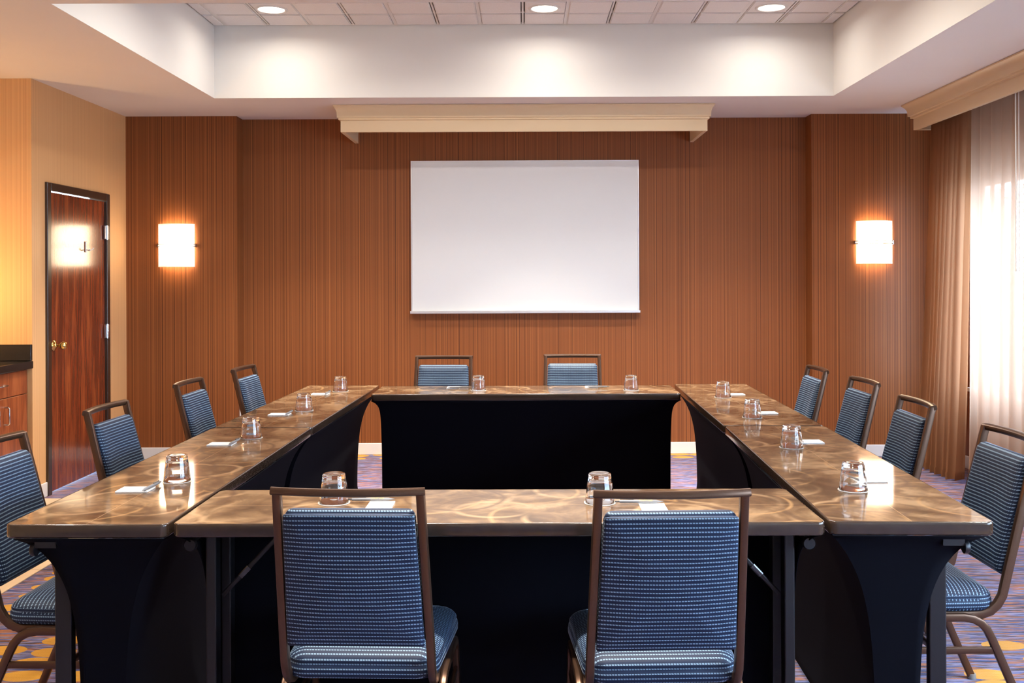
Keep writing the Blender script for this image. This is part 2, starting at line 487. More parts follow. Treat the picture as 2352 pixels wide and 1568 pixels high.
# lay-in tile ceiling: grid bars, tegular panels hung slightly below them
bm = bmesh.new(); box(bm, -TX, TY0, ZT+.012, TX, TY1, ZT+.05); back = bm
struct('ceiling_plenum', back, M['gap'])
gx = [-2.14 + .3048*i for i in range(15)]
gy = [7.31 - .3048*i for i in range(9)]
bm = bmesh.new()
for i, x in enumerate(gx):
    w = .012 if i % 2 == 0 else .006
    box(bm, x-w, TY0, ZT, x+w, TY1, ZT+.012)
for i, yv in enumerate(gy):
    w = .010 if i % 2 == 0 else .006
    box(bm, -TX, yv-w, ZT+.0005, TX, yv+w, ZT+.0125)
struct('ceiling_grid', bm, M['grid'])
bm = bmesh.new()
xx = [-TX] + gx + [TX]; yy = [TY1] + gy + [TY0]
for i in range(len(xx)-1):
    for j in range(len(yy)-1):
        a, b = xx[i], xx[i+1]; c, d = yy[j+1], yy[j]
        if b-a < .03 or d-c < .03: continue
        j0 = .012 + random.random()*.004
        t = bmesh.new(); bmesh.ops.create_cube(t, size=1)
        for v in t.verts:
            v.co = V((a+b)/2 + v.co.x*(b-a-2*j0), (c+d)/2 + v.co.y*(d-c-2*j0), ZT+.003 + v.co.z*.022)
        bmesh.ops.bevel(t, geom=[e for e in t.edges if all(v.co.z < ZT for v in e.verts)], offset=.006, segments=2, affect='EDGES')
        join(bm, t)
struct('ceiling_panels', bm, M['tilepanel'])

# baseboards
def baseboard(name, x0, y0, x1, y1):
    bm = bmesh.new(); box(bm, x0, y0, 0, x1, y1, .095, .004, 2); struct(name, bm, M['base_white'])
b_ = .012
baseboard('baseboard_back_left', LX, YA-b_, -PX+b_, YA)
baseboard('baseboard_back_right', PX-b_, YA-b_, RX, YA)
baseboard('baseboard_back', -PX, YB-b_, PX, YB)
baseboard('baseboard_return_left', -PX, YA-b_, -PX+b_, YB-b_)
baseboard('baseboard_return_right', PX-b_, YA-b_, PX, YB-b_)
baseboard('baseboard_left', LX, YK-b_, LX+b_, DY0)
baseboard('baseboard_left_far', LX, DY1, LX+b_, YA)
baseboard('baseboard_right', RX-b_, YF, RX, YA)

# door in the left wall
d = empty('door_1', (LX, 7.27, 0)); d['kind'] = 'structure'
tag(d, 'cherry wood door with dark frame and brass knob')
bm = bmesh.new(); fw = .055
hw = (DY1-DY0)/2
for s in (-1, 1):
    a, b = sorted((s*hw, s*(hw-fw))); box(bm, -T, a, 0, .018, b, DZ, .004, 1)
box(bm, -T, -hw+fw, DZ-fw, .018, hw-fw, DZ, .004, 1)
mesh_obj('door_frame', bm, M['door_frame'], d)
bm = bmesh.new(); box(bm, -.045, -hw+fw+.003, .012, -.003, hw-fw-.003, DZ-fw-.006, .002, 1)
leaf = mesh_obj('door_leaf', bm, M['door'], d)
bm = bmesh.new(); lathe(bm, [(0, 0), (.034, 0), (.036, .004), (.030, .010), (.018, .014), (.012, .020), (.010, .034), (.014, .040), (.024, .048), (.029, .060), (.028, .074), (.020, .086), (.010, .091), (0, .092)], 28)
bmesh.ops.rotate(bm, matrix=Matrix.Rotation(PI/2, 3, 'Y'), verts=bm.verts[:])
mesh_obj('door_knob', bm, M['brass'], leaf, smooth=60, loc=(-.002, -hw+fw+.065, .995))
for z in (1.80, 1.05, .25):
    bm = bmesh.new(); tube(bm, [(0, 0, -.055), (0, 0, .055)], .008, 10)
    box(bm, -.012, -.03, -.05, -.002, 0, .05); box(bm, -.012, 0, -.05, .010, .02, .05, .001, 1)
    mesh_obj('hinge', bm, M['chrome'], d, smooth=40, loc=(.016, hw-fw, z))
bm = bmesh.new()
box(bm, 0, -.011, -.04, .008, .011, .04, .004, 2)
tube(bm, [(.006, 0, -.02), (.03, .0, -.026), (.045, .012, -.018), (.05, .022, -.008)], .004, 8)
tube(bm, [(.006, 0, -.02), (.028, -.006, -.026), (.038, -.02, -.016)], .004, 8)
mesh_obj('coat_hook', bm, M['white_plastic'], leaf, smooth=50, loc=(-.003, .12, 1.68))

# both windows; the second is added out of view for fill
def window(n, y0, y1):
    w = empty('window_%d' % n, (RX, (y0+y1)/2, 0)); w['kind'] = 'structure'
    h = (y1-y0)/2
    bm = bmesh.new(); f = .05
    box(bm, .02, -h, WZ0, .09, -h+f, WZ1); box(bm, .02, h-f, WZ0, .09, h, WZ1)
    box(bm, .02, -h+f, WZ0, .09, h-f, WZ0+f); box(bm, .02, -h+f, WZ1-f, .09, h-f, WZ1)
    k = max(2, round(2*h/1.05))
    for i in range(1, k):
        yv = -h + 2*h*i/k; box(bm, .025, yv-.025, WZ0+f, .085, yv+.025, WZ1-f)
    mesh_obj('window_frame', bm, M['window_frame'], w)
    bm = bmesh.new(); box(bm, .052, -h+.02, WZ0+.02, .056, h-.02, WZ1-.02); mesh_obj('pane', bm, M['pane'], w)
    bm = bmesh.new(); box(bm, -.05, -h-.03, WZ0-.03, .03, h+.03, WZ0, .004, 1); mesh_obj('window_sill', bm, M['window_frame'], w)
    tag(w, 'wide bright window behind the sheer curtain' if n == 1 else 'added unseen window on the camera side, for fill daylight')
window(1, *W1); window(2, *W2)

# ------------------------------------------------------------------ pelmet over the screen recess, curtain valance
def crown_prof():
    # outward offset, z (below soffit) from the top down
    return [(.050, 0), (.050, -.010), (.044, -.016), (.034, -.030), (.026, -.052), (.024, -.084), (.024, -.092), (.014, -.095), (.014, -.108), (.002, -.111), (0, -.112)]

Z0 = ZC - .002
def pelmet():
    t = empty('screen_valance', (0, 0, 0))
    y0, hw, bot = 7.66, 1.385, 2.548
    bm = bmesh.new()
    box(bm, -hw, y0, bot, hw, y0+.028, Z0)
    box(bm, -hw, y0+.028, bot, -hw+.028, YB-.002, Z0); box(bm, hw-.028, y0+.028, bot, hw, YB-.002, Z0)
    mesh_obj('box_board', bm, M['pelmet'], t)
    bm = bmesh.new(); P = crown_prof(); rings = []
    for (ox, z) in P:
        rings.append([bm.verts.new(p) for p in ((-hw-ox, YB-.002, Z0+z), (-hw-ox, y0-ox, Z0+z), (hw+ox, y0-ox, Z0+z), (hw+ox, YB-.002, Z0+z))])
    for A, B in zip(rings[:-1], rings[1:]):
        for k in range(3): bm.faces.new((A[k], A[k+1], B[k+1], B[k]))
    mesh_obj('crown_moulding', bm, M['pelmet'], t, smooth=25)
    tag(t, 'cream pelmet box with crown moulding on the ceiling above the whiteboard', 'pelmet')
pelmet()

def valance():
    t = empty('curtain_valance', (0, 0, 0))
    x0, y1, y0, bot = 2.95, 7.685, 1.2, 2.548
    bm = bmesh.new()
    box(bm, x0, y0, bot, x0+.026, y1, Z0); box(bm, x0+.026, y1-.026, bot, RX-.002, y1, Z0)
    box(bm, x0+.026, y0, bot, RX-.002, y0+.026, Z0)
    mesh_obj('valance_board', bm, M['pelmet'], t)
    bm = bmesh.new(); P = crown_prof(); rings = []
    for (ox, z) in P:
        q = ox*1.35
        rings.append([bm.verts.new(p) for p in ((x0-q, y0-q, Z0+z), (x0-q, y1+q, Z0+z), (RX-.002, y1+q, Z0+z))])
    for A, B in zip(rings[:-1], rings[1:]):
        for k in range(2): bm.faces.new((A[k], A[k+1], B[k+1], B[k]))
    mesh_obj('crown_moulding', bm, M['pelmet'], t, smooth=25)
    bm = bmesh.new(); box(bm, x0+.06, y0+.05, bot+.125, x0+.16, y1-.04, bot+.15)
    mesh_obj('curtain_track', bm, M['white_plastic'], t)
    tag(t, 'long cream valance with crown moulding above the curtains', 'valance')
valance()

# ------------------------------------------------------------------ curtains
def curtain(name, y0, y1, nf, amp, xt, xb, mat, label, seed, hem=.03, nz=26, flare=0):
    rnd = random.Random(seed)
    t = empty(name, (0, 0, 0))
    nu = nf*14
    ph = [rnd.uniform(-.5, .5) for _ in range(nf+2)]
    am = [rnd.uniform(.65, 1.25) for _ in range(nf+2)]
    ztop = 2.66
    def pt(i, j):
        u = i/nu; z = hem + (ztop-hem)*j/nz; h = 1-j/nz
        k = u*nf; ki = int(k); fr = k-ki
        a = am[ki]*(1-fr) + am[ki+1]*fr
        p = ph[ki]*(1-fr) + ph[ki+1]*fr
        w = math.sin(2*PI*k + p*h*1.4)
        w = w*.8 + .2*math.sin(4*PI*k + p*3)
        drift = noise.noise(V(u*nf*.35, z*.6, seed)) * .02 * h
        x = xt + (xb-xt)*h**1.2 + w*amp*a*(.75+.45*h) + drift
        y = y0 + (y1-y0)*u + .25*amp*math.sin(2*PI*k*2)*.5 + flare*h*h*(u-.5)
        return V(x, y, z + .006*w*(1 if j == 0 else 0))
    bm = bmesh.new()
    G = [[bm.verts.new(pt(i, j)) for j in range(nz+1)] for i in range(nu+1)]
    for i in range(nu):
        for j in range(nz): bm.faces.new((G[i][j], G[i+1][j], G[i+1][j+1], G[i][j+1]))
    mesh_obj('panel', bm, mat, t, smooth=180)
    bm = bmesh.new()   # stitched hem at the bottom
    A = [bm.verts.new(pt(i, 0) + V(-.002, 0, 0)) for i in range(nu+1)]; B = [bm.verts.new(pt(i, 0) + V(-.002, 0, .05)) for i in range(nu+1)]
    for i in range(nu): bm.faces.new((A[i], A[i+1], B[i+1], B[i]))
    mesh_obj('hem', bm, mat, t, smooth=180)
    tag(t, label, 'curtain', 'curtains at the window wall')
    return t
curtain('sheer_curtain', 7.04, 7.61, 7, .055, 3.085, 2.99, M['drape'], 'gathered golden brown curtain stack in the back right corner', 3, flare=.06)
c2 = curtain('sheer_curtain', 3.7, 7.01, 22, .042, 3.10, 3.08, M['sheer'], 'wide translucent sheer curtain glowing with daylight', 8)
bm = bmesh.new(); tube(bm, [(2.995, 6.18, 2.60), (2.995, 6.18, 1.47)], .0045, 8); tube(bm, [(2.995, 6.14, 2.60), (2.995, 6.14, 1.47)], .003, 6)
w = mesh_obj('pull_wand', bm, M['white_plastic'], c2, smooth=60)

# ------------------------------------------------------------------ whiteboard
t = empty('whiteboard', (.004, YB, 1.166))
bm = bmesh.new(); box(bm, -.922, -.032, .0, .922, -.004, 1.226, .002, 1); mesh_obj('writing_panel', bm, M['board'], t)
bm = bmesh.new(); f = .008
box(bm, -.930, -.035, -.008, -.922, -.002, 1.234); box(bm, .922, -.035, -.008, .930, -.002, 1.234)
box(bm, -.922, -.035, 1.226, .922, -.002, 1.234); box(bm, -.922, -.035, -.008, .922, -.002, 0)
mesh_obj('frame', bm, M['alu'], t)
bm = bmesh.new()
sweep(bm, [(-.934, -.052, -.006), (.934, -.052, -.006)], (0, 1, 0), .05, .010)
box(bm, -.934, -.078, -.006, .934, -.074, .010)
mesh_obj('marker_tray', bm, M['alu'], t)
tag(t, 'large blank whiteboard with slim frame on the brown back wall', 'whiteboard')

# ------------------------------------------------------------------ wall sconces
def sconce(x, z, label):
    t = empty('wall_sconce', (x, YA, z))
    bm = bmesh.new(); w, h, dep = .146, .171, .075
    ns = 16; P = []
    for k in range(ns+1):
        a = -1 + 2*k/ns; P.append((a*w, -.022 - dep*(1-a*a)))
    zs = (-h, -h+.012, -h*.5, -.012, .012, h*.5, h-.012, h)
    P[1] = (-w+.012, P[1][1]); P[-2] = (w-.012, P[-2][1])
    def part(border):
        b = bmesh.new(); vs = {}
        def vert(k, r):
            if (k, r) not in vs: vs[(k, r)] = b.verts.new((P[k][0], P[k][1], zs[r]))
            return vs[(k, r)]
        for r in range(len(zs)-1):
            for k in range(ns):
                e = r in (0, len(zs)-2) or k in (0, ns-1)
                if e == border: b.faces.new((vert(k, r), vert(k+1, r), vert(k+1, r+1), vert(k, r+1)))
        return b
    bm.free()
    g = mesh_obj('shade_dim_edge', part(True), M['sconce_dim_edge'], t, smooth=60)  # one glass split in two: dim edge, bright core imitate the bulb's falloff
    md = g.modifiers.new('thick', 'SOLIDIFY'); md.thickness = .005
    g2 = mesh_obj('shade_bright_core', part(False), M['sconce'], g, smooth=60)
    md = g2.modifiers.new('thick', 'SOLIDIFY'); md.thickness = .005
    bm = bmesh.new()
    for zz in (.010, -.010):
        sweep(bm, [(px*1.03, py-.007, zz) for px, py in P], (0, 0, 1), .006, .006)
    for s in (-1, 1):
        sweep(bm, [(s*w*1.03, -.026, 0), (s*w*1.03, -.001, 0)], (0, 0, 1), .03, .008)
    mesh_obj('metal_band', bm, M['chrome'], t, smooth=40)
    bm = bmesh.new(); box(bm, -.06, -.012, -.10, .06, -.001, .10, .003, 1)
    mesh_obj('back_plate', bm, M['white_plastic'], t)
    tag(t, label, 'wall lamp', 'frosted glass wall lamps')
sconce(-2.783, 1.712, 'lit frosted glass wall lamp near the wooden door')
sconce(2.797, 1.715, 'lit frosted glass wall lamp beside the curtain')

# ------------------------------------------------------------------ ceiling downlights
def downlight(x, y, label):
    t = empty('recessed_downlight', (x, y, ZT-.008))
    bm = bmesh.new(); lathe(bm, [(.088, .004), (.108, .004), (.110, 0), (.106, -.006), (.094, -.008), (.088, -.004)], 36, closed=True)
    mesh_obj('trim_ring', bm, M['grid'], t, smooth=50)
    bm = bmesh.new(); lathe(bm, [(0, .002), (.089, .002), (.089, -.001), (0, -.003)], 36)
    mesh_obj('lens', bm, M['lens'], t, smooth=50)
    tag(t, label, 'ceiling light', 'recessed lights in the tiled ceiling tray')
DL = [(-1.706, 'leftmost recessed light in the tiled ceiling'), (.141, 'middle recessed light in the tiled ceiling'), (1.676, 'rightmost recessed light in the tiled ceiling')]
for x, lb in DL: downlight(x, 6.86, lb)

# ------------------------------------------------------------------ kitchenette
def cabinet():
    t = empty('base_cabinet', (-3.217, 6.20, 0))     # front plane at local x = 0, run along y
    y0, y1 = -.36, .36
    bm = bmesh.new()
    box(bm, -.60, y0, .10, -.020, y1, .866); box(bm, -.60, y0, 0, -.07, y1, .10)
    mesh_obj('carcass', bm, M['cab'], t)
    bm = bmesh.new(); box(bm, -.020, y0+.003, .712, 0, y1-.003, .862, .002, 1)
    dr = mesh_obj('drawer', bm, M['cab'], t)
    def pull(par, pts):
        b = bmesh.new(); tube(b, pts, .005, 10); mesh_obj('handle', b, M['chrome'], par, smooth=60)
    pull(dr, [(0, -.06, .79), (.022, -.06, .79), (.030, -.052, .79), (.030, .052, .79), (.022, .06, .79), (0, .06, .79)])
    for a, b, hy in ((y0+.003, -.0015, -.05), (.0015, y1-.003, .07)):
        bm = bmesh.new(); box(bm, -.020, a, .105, 0, b, .707, .002, 1)
        dd = mesh_obj('door', bm, M['cab'], t)
        pull(dd, [(0, hy, .545), (.022, hy, .545), (.030, hy, .553), (.030, hy, .645), (.022, hy, .653), (0, hy, .653)])
    tag(t, 'cherry wood base cabinet with steel pulls under the black counter', 'cabinet')
    c = empty('countertop', (-3.186, 6.2, .868))
    bm = bmesh.new(); box(bm, -.65, -.378, 0, 0, .378, .05, .006, 2); mesh_obj('counter_slab', bm, M['stone'], c)
    bm = bmesh.new(); box(bm, -.65, .352, .051, -.006, .377, .156, .003, 1); mesh_obj('backsplash', bm, M['stone'], c)
    tag(c, 'black stone countertop with low backsplash on the cabinet', 'countertop')
cabinet()

# wall outlet on the recess return
t = empty('wall_outlet', (-PX, 8.225, .365))
bm = bmesh.new(); box(bm, 0, -.036, -.058, .006, .036, .058, .003, 2); mesh_obj('cover_plate', bm, M['white_plastic'], t)
bm = bmesh.new(); box(bm, .006, -.017, -.036, .009, .017, -.008, .002, 1); box(bm, .006, -.017, .008, .009, .017, .036, .002, 1); mesh_obj('socket', bm, M['base_white'], t)
tag(t, 'small white wall outlet on the recess corner behind the left chairs', 'outlet')

# ------------------------------------------------------------------ tables
TL, TW, TH, TT = 1.824, .456, .76, .038
def cover_bm():
    bm = bmesh.new()
    zs = [.7215 - .0155*i for i in range(12)] + [.53 - .04*i for i in range(13)]
    zs = zs + [.025]
    ne, ni = 7, 36
    rows = []
    for z in zs:
        d = .718 - z
        lo = max(0, (.16-z)/.16)
        yi = -(.088 + .128*math.exp(-d/.13) + .03*lo*lo)
        yo = .030 + .165*math.exp(-d/.115) + .03*lo*lo
        xe = .866 + .040*math.exp(-d/.022)
        r = []
        for i in range(ne+1): r.append((-xe, yo + (yi-yo)*i/ne))
        for i in range(1, ni+1):
            a = -1 + 2*i/ni
            r.append((xe*a, yi - .010*(1-a*a)*math.exp(-d/.25)))
        for i in range(1, ne+1): r.append((xe, yi + (yo-yi)*i/ne))
        rows.append([bm.verts.new((x, y, z)) for x, y in r])
    for A, B in zip(rows[:-1], rows[1:]):
        for k in range(len(A)-1): bm.faces.new((A[k], A[k+1], B[k+1], B[k]))
    return bm

def make_table():
    t = empty('folding_table')
    # top: laminate face inside a bullnose edge band
    bm = bmesh.new(); ins = .004
    P = rrect(TL/2-ins, TW/2-ins, .020, 6)
    A = [bm.verts.new((x, y, TH)) for x, y in P]; B = [bm.verts.new((x, y, TH-TT+.004)) for x, y in P]
    bm.faces.new(A); bm.faces.new(B[::-1])
    for k in range(len(P)): bm.faces.new((A[k], B[k], B[(k+1) % len(P)], A[(k+1) % len(P)]))
    mesh_obj('tabletop', bm, M['top'], t)
    bm = bmesh.new(); rings = []
    for off, z in ((-.0045, TH+.0004), (-.003, TH+.0003), (-.0012, TH-.0012), (-.0003, TH-.004), (0, TH-.008), (0, TH-TT+.006), (-.001, TH-TT+.002), (-.004, TH-TT), (-.02, TH-TT)):
        P = rrect(TL/2+off, TW/2+off, .024+off, 6)
        rings.append([bm.verts.new((x, y, z)) for x, y in P])
    n = len(rings[0])
    for A, B in zip(rings[:-1], rings[1:]):
        for k in range(n): bm.faces.new((A[k], B[k], B[(k+1) % n], A[(k+1) % n]))
    mesh_obj('edge_band', bm, M['edge'], t, smooth=50)
    # under-frame rails
    bm = bmesh.new()
    for yv in (-.10, .10): box(bm, -.86, yv-.012, TH-TT-.022, .86, yv+.012, TH-TT-.001)
    mesh_obj('under_rail', bm, M['leg_black'], t)
    for sx in (-1, 1):
        for yv in (-.055, .090):
            bm = bmesh.new(); box(bm, sx*.838-.015, yv-.024, .03, sx*.838+.015, yv+.024, TH-TT-.022, .004, 2)
            lg = mesh_obj('leg', bm, M['leg_black'], t)
            bm = bmesh.new(); lathe(bm, [(0, 0), (.016, 0), (.018, .006), (.014, .03), (0, .03)], 14)
            mesh_obj('foot_cap', bm, M['glide'], lg, smooth=50, loc=(sx*.838, yv, 0))
        bm = bmesh.new(); box(bm, sx*.838-.012, -.031, .10, sx*.838+.012, .066, .13, .003, 1); mesh_obj('cross_bar', bm, M['leg_black'], t)
        bm = bmesh.new()
        sweep(bm, [(sx*.82, .055, .51), (sx*.63, .055, TH-TT-.012)], (0, 1, 0), .018, .014)
        br = mesh_obj('brace', bm, M['leg_black'], t)
        bm = bmesh.new(); a = V(sx*.82, .055, .51); b = V(sx*.63, .055, TH-TT-.012)
        sweep(bm, [a.lerp(b, .28), a.lerp(b, .42)], (0, 1, 0), .024, .019)
        mesh_obj('lock_collar', bm, M['steel_dark'], br)
        bm = bmesh.new(); lathe(bm, [(0, 0), (.019, 0), (.019, .010), (.016, .014), (0, .014)], 24)
        bmesh.ops.rotate(bm, matrix=Matrix.Rotation(-PI/2, 3, 'X'), verts=bm.verts[:])
        bm2 = bm; box(bm2, -.012, -.06, .006, .012, 0, .03)
        mesh_obj('pivot_knob', bm2, M['leg_black'], t, smooth=50, loc=(sx*.882, .150, .684))
    cv = mesh_obj('stretch_cover', cover_bm(), M['spandex'], t, smooth=45)
    md = cv.modifiers.new('thick', 'SOLIDIFY'); md.thickness = .003; md.offset = 0
    return t

g = 'folding tables set in a square'
TABLES = [
    (-1.2165, 3.735, PI/2-.011, 'brown laminate table with black cover, nearer of the two along the left side'),
    (-1.1805, 5.571, PI/2-.0270, 'brown laminate table with black cover, farther of the two along the left side'),
    (1.1085, 3.730, -PI/2-.036, 'brown laminate table with black cover, nearer of the two along the curtain side'),
    (1.1605, 5.566, -PI/2-.022, 'brown laminate table with black cover, farther of the two along the curtain side'),
    (-.0745, 3.050, PI-.0044, 'brown laminate table with black cover in front, behind the two nearest chairs'),
    (.0055, 6.190, -.0044, 'brown laminate table with black front panel, closest to the whiteboard'),
]
proto = make_table()
for i, (x, y, rz, lb) in enumerate(TABLES):
    o = proto if i == 0 else copy_tree(proto)
    o.location = (x, y, 0); o.rotation_euler = (0, 0, rz)
    tag(o, lb, 'table', g)

# ------------------------------------------------------------------ chairs
def make_chair():
    t = empty('banquet_chair')
    # side line of the back frame, (y, z)
    zt, yt, zb, yb = .906, -.360, .462, -.250
    sl = (yt-yb)/(zt-zb)
    def xw(z): return .1815 + .0115*(zt-z)/(zt-zb)
    side = [(yt - sl*q, zt - q) for q in (-.005, .06, .15, .3)] + [(yb, zb)]
    side += [(-.242, .428), (-.226, .400), (-.203, .379), (-.175, .369), (-.145, .367), (0, .367), (.17, .370)]
    bm = bmesh.new()
    # uprights with seat rails, and the top rail bowed backwards
    for s in (-1, 1):
        pth = [(s*xw(max(z, zb)), y, z) for y, z in side]
        sweep(bm, pth, (1, 0, 0), .022, .028)
    top = []
    for k in range(13):
        a = -1 + 2*k/12
        top.append((a*.1925, yt - .024*(1-a*a) - .002, zt+.003))
    sweep(bm, top, (0, .24, .97), .020, .026)
    mesh_obj('back_frame', bm, M['frame'], t, smooth=40)
    # legs: each bends from beside the seat rail
    for s in (-1, 1):
        x = s*.214
        bm = bmesh.new()
        sweep(bm, [(x, .02, .366), (x, -.11, .366), (x, -.140, .361), (x, -.165, .348), (x, -.183, .329), (x, -.198, .30), (x*1.02, -.262, .15), (x*1.04, -.324, .012)], (1, 0, 0), .020, .026)
        rl = mesh_obj('leg', bm, M['frame'], t, smooth=40)
        bm = bmesh.new(); lathe(bm, [(0, 0), (.015, 0), (.016, .004), (.015, .018), (0, .02)], 12); mesh_obj('glide', bm, M['glide'], rl, smooth=50, loc=(x*1.04, -.326, 0))
        bm = bmesh.new()
        sweep(bm, [(x, .02, .366), (x, .10, .366), (x, .130, .361), (x, .152, .346), (x, .166, .322), (x*1.01, .190, .16), (x*1.02, .213, .012)], (1, 0, 0), .020, .026)
        fl = mesh_obj('leg', bm, M['frame'], t, smooth=40)
        bm = bmesh.new(); lathe(bm, [(0, 0), (.015, 0), (.016, .004), (.015, .018), (0, .02)], 12); mesh_obj('glide', bm, M['glide'], fl, smooth=50, loc=(x*1.02, .214, 0))
        bm = bmesh.new(); sweep(bm, [(x*1.0, -.212, .262), (x*1.0, .172, .262)], (1, 0, 0), .012, .022); mesh_obj('stretcher', bm, M['frame'], t, smooth=40)
    bm = bmesh.new(); sweep(bm, [(-.209, -.02, .262), (.209, -.02, .262)], (0, 1, 0), .012, .022); mesh_obj('stretcher', bm, M['frame'], t, smooth=40)
    # seat cushion
    bm = bmesh.new(); rings = []
    def seat_ring(ins, z, k=5):
        out = []
        for x, y in rrect(.212-ins, .211-ins, max(.055-ins, .012), k):
            w = 1 + .05*(y/.202)
            out.append(bm.verts.new((x*w, y-.011, z)))
        return out
    spec = [(.06, .379), (.014, .379), (.004, .382), (-.002, .390), (-.003, .402), (-.001, .414), (.003, .420), (.001, .424), (.003, .430), (.009, .438), (.022, .447), (.045, .456), (.085, .463), (.13, .467), (.17, .468)]
    rings = [seat_ring(i, z) for i, z in spec]
    n = len(rings[0])
    for A, B in zip(rings[:-1], rings[1:]):
        for k in range(n): bm.faces.new((A[k], A[(k+1) % n], B[(k+1) % n], B[k]))
    bm.faces.new(rings[0][::-1]); bm.faces.new(rings[-1])
    def suv(c, nn):
        if abs(nn.z) > .55: return (c.x, c.y)
        if abs(nn.x) > abs(nn.y): return (c.y, c.z)
        return (c.x, c.z)
    mesh_obj('seat', bm, M['fabric'], t, smooth=180, uvf=suv)
    # backrest pad
    vb, vt = .484, .858
    hv = (vt-vb)/2; vm = (vt+vb)/2
    ay = Vector((0, (yt-yb), (zt-zb))).normalized(); nrm = Vector((0, ay.z, -ay.y))
    store = {}
    bm = bmesh.new()
    def pad_ring(ins, h, r=.022):
        out = []
        for x, v in rrect(.1735-ins, hv-ins-(.006 if r < .02 else 0), max(r-ins*.6, .004), 5):
            xx = x*(1 + .040*(-v/hv))
            bow = -.028*(1-min(1, (xx/.185)**2))
            z0 = vm + v; y0 = yb + sl*(z0-zb)
            p = V(xx, y0 + bow, z0) + nrm*h
            vt_ = bm.verts.new(p); store[vt_] = (xx, v/ay.z); out.append(vt_)
        return out
    spec = [(.15, -.016, .006), (.10, -.016, .006), (.05, -.0158, .006), (.01, -.0155, .006), (.0015, -.0145, .006), (.0, -.012, .006), (.0005, -.006, .006), (.005, -.004, .010), (.004, .001), (.0005, .005), (.0, .012), (.003, .023), (.011, .032), (.025, .039), (.045, .043), (.08, .046), (.12, .047), (.155, .0475)]
    rings = [pad_ring(*q) for q in spec]
    n = len(rings[0])
    for A, B in zip(rings[:-1], rings[1:]):
        for k in range(n): bm.faces.new((A[k], A[(k+1) % n], B[(k+1) % n], B[k]))
    bm.faces.new(rings[0][::-1]); bm.faces.new(rings[-1])
    def puv(c, nn):
        z0 = (c - nrm*0).z
        return (c.x, c.z/ay.z)
    mesh_obj('backrest', bm, M['fabric'], t, smooth=180, uvf=puv)
    return t

# local +y is the sitting direction; the top of the back is .374 behind the origin
def chair_at(xb, yb_, rz):
    """origin from the point under the middle of the top rail"""
    return (xb - math.sin(rz)*.374, yb_ + math.cos(rz)*.374, 0), rz
g = 'blue banquet chairs around the tables'
CH = [
    ('left', -1.757, 3.330, -PI/2-.02, 'blue striped banquet chair cut off by the left edge, near the kitchenette'),
    ('left', -1.755, 4.227, -PI/2-.03, 'blue striped banquet chair in front of the wooden door'),
    ('left', -1.746, 5.231, -PI/2-.02, 'blue striped banquet chair on the left, below the lamp near the door'),
    ('left', -1.688, 6.043, -PI/2-.05, 'blue striped banquet chair on the left, smallest, by the wall recess corner'),
    ('right', 1.645, 3.416, PI/2-.0, 'blue striped banquet chair cut off by the right edge of the photo'),
    ('right', 1.669, 4.296, PI/2-.02, 'blue striped banquet chair in front of the golden curtain stack'),
    ('right', 1.736, 5.157, PI/2+.02, 'blue striped banquet chair on the right, second from the back wall'),
    ('right', 1.696, 5.848, PI/2-.01, 'blue striped banquet chair on the right, smallest, nearest the back wall'),
    ('back', -.545, 6.842, PI-.04, 'blue striped banquet chair under the whiteboard, left of the pair'),
    ('back', .323, 6.912, PI-.03, 'blue striped banquet chair under the whiteboard, right of the pair'),
    ('front', -.4455, 2.534, -.035, 'large blue dashed banquet chair seen from behind, left of the front pair'),
    ('front', .3616, 2.495, .028, 'large blue dashed banquet chair seen from behind, right of the front pair'),
]
proto = make_chair()
for i, (_, x, y, rz, lb) in enumerate(CH):
    o = proto if i == 0 else copy_tree(proto)
    loc, r = chair_at(x, y, rz)
    o.location = loc; o.rotation_euler = (0, 0, r)
    tag(o, lb, 'chair', g)

# ------------------------------------------------------------------ tumblers, notepads, pens
def make_glass():
    t = empty('drinking_glass')
    bm = bmesh.new()     # upside down: mouth on the table
    prof = [(.0424, .0030), (.0436, .0025), (.0442, .004), (.0428, .02), (.0402, .045), (.0370, .065), (.0354, .074), (.0350, .083), (.0335, .0885), (.030, .0905), (.020, .0895), (0, .089),
            ]
    inner = [(0, .0735), (.022, .0735), (.030, .072), (.0338, .066), (.0376, .045), (.0403, .02), (.0417, .004)]
    lathe(bm, prof, 40)
    lathe(bm, inner, 40)
    bmesh.ops.remove_doubles(bm, verts=bm.verts[:], dist=1e-5)
    # close the lip
    be = [e for e in bm.edges if len(e.link_faces) == 1]
    bmesh.ops.bridge_loops(bm, edges=be)
    mesh_obj('tumbler', bm, M['glass'], t, smooth=50)
    bm = bmesh.new(); lathe(bm, [(0, .0016), (.0455, .0016), (.0480, .0026), (.0488, .0015), (.0480, .0004), (0, .0004)], 40)
    mesh_obj('mouth_cap', bm, M['cap'], t, smooth=50)
    return t
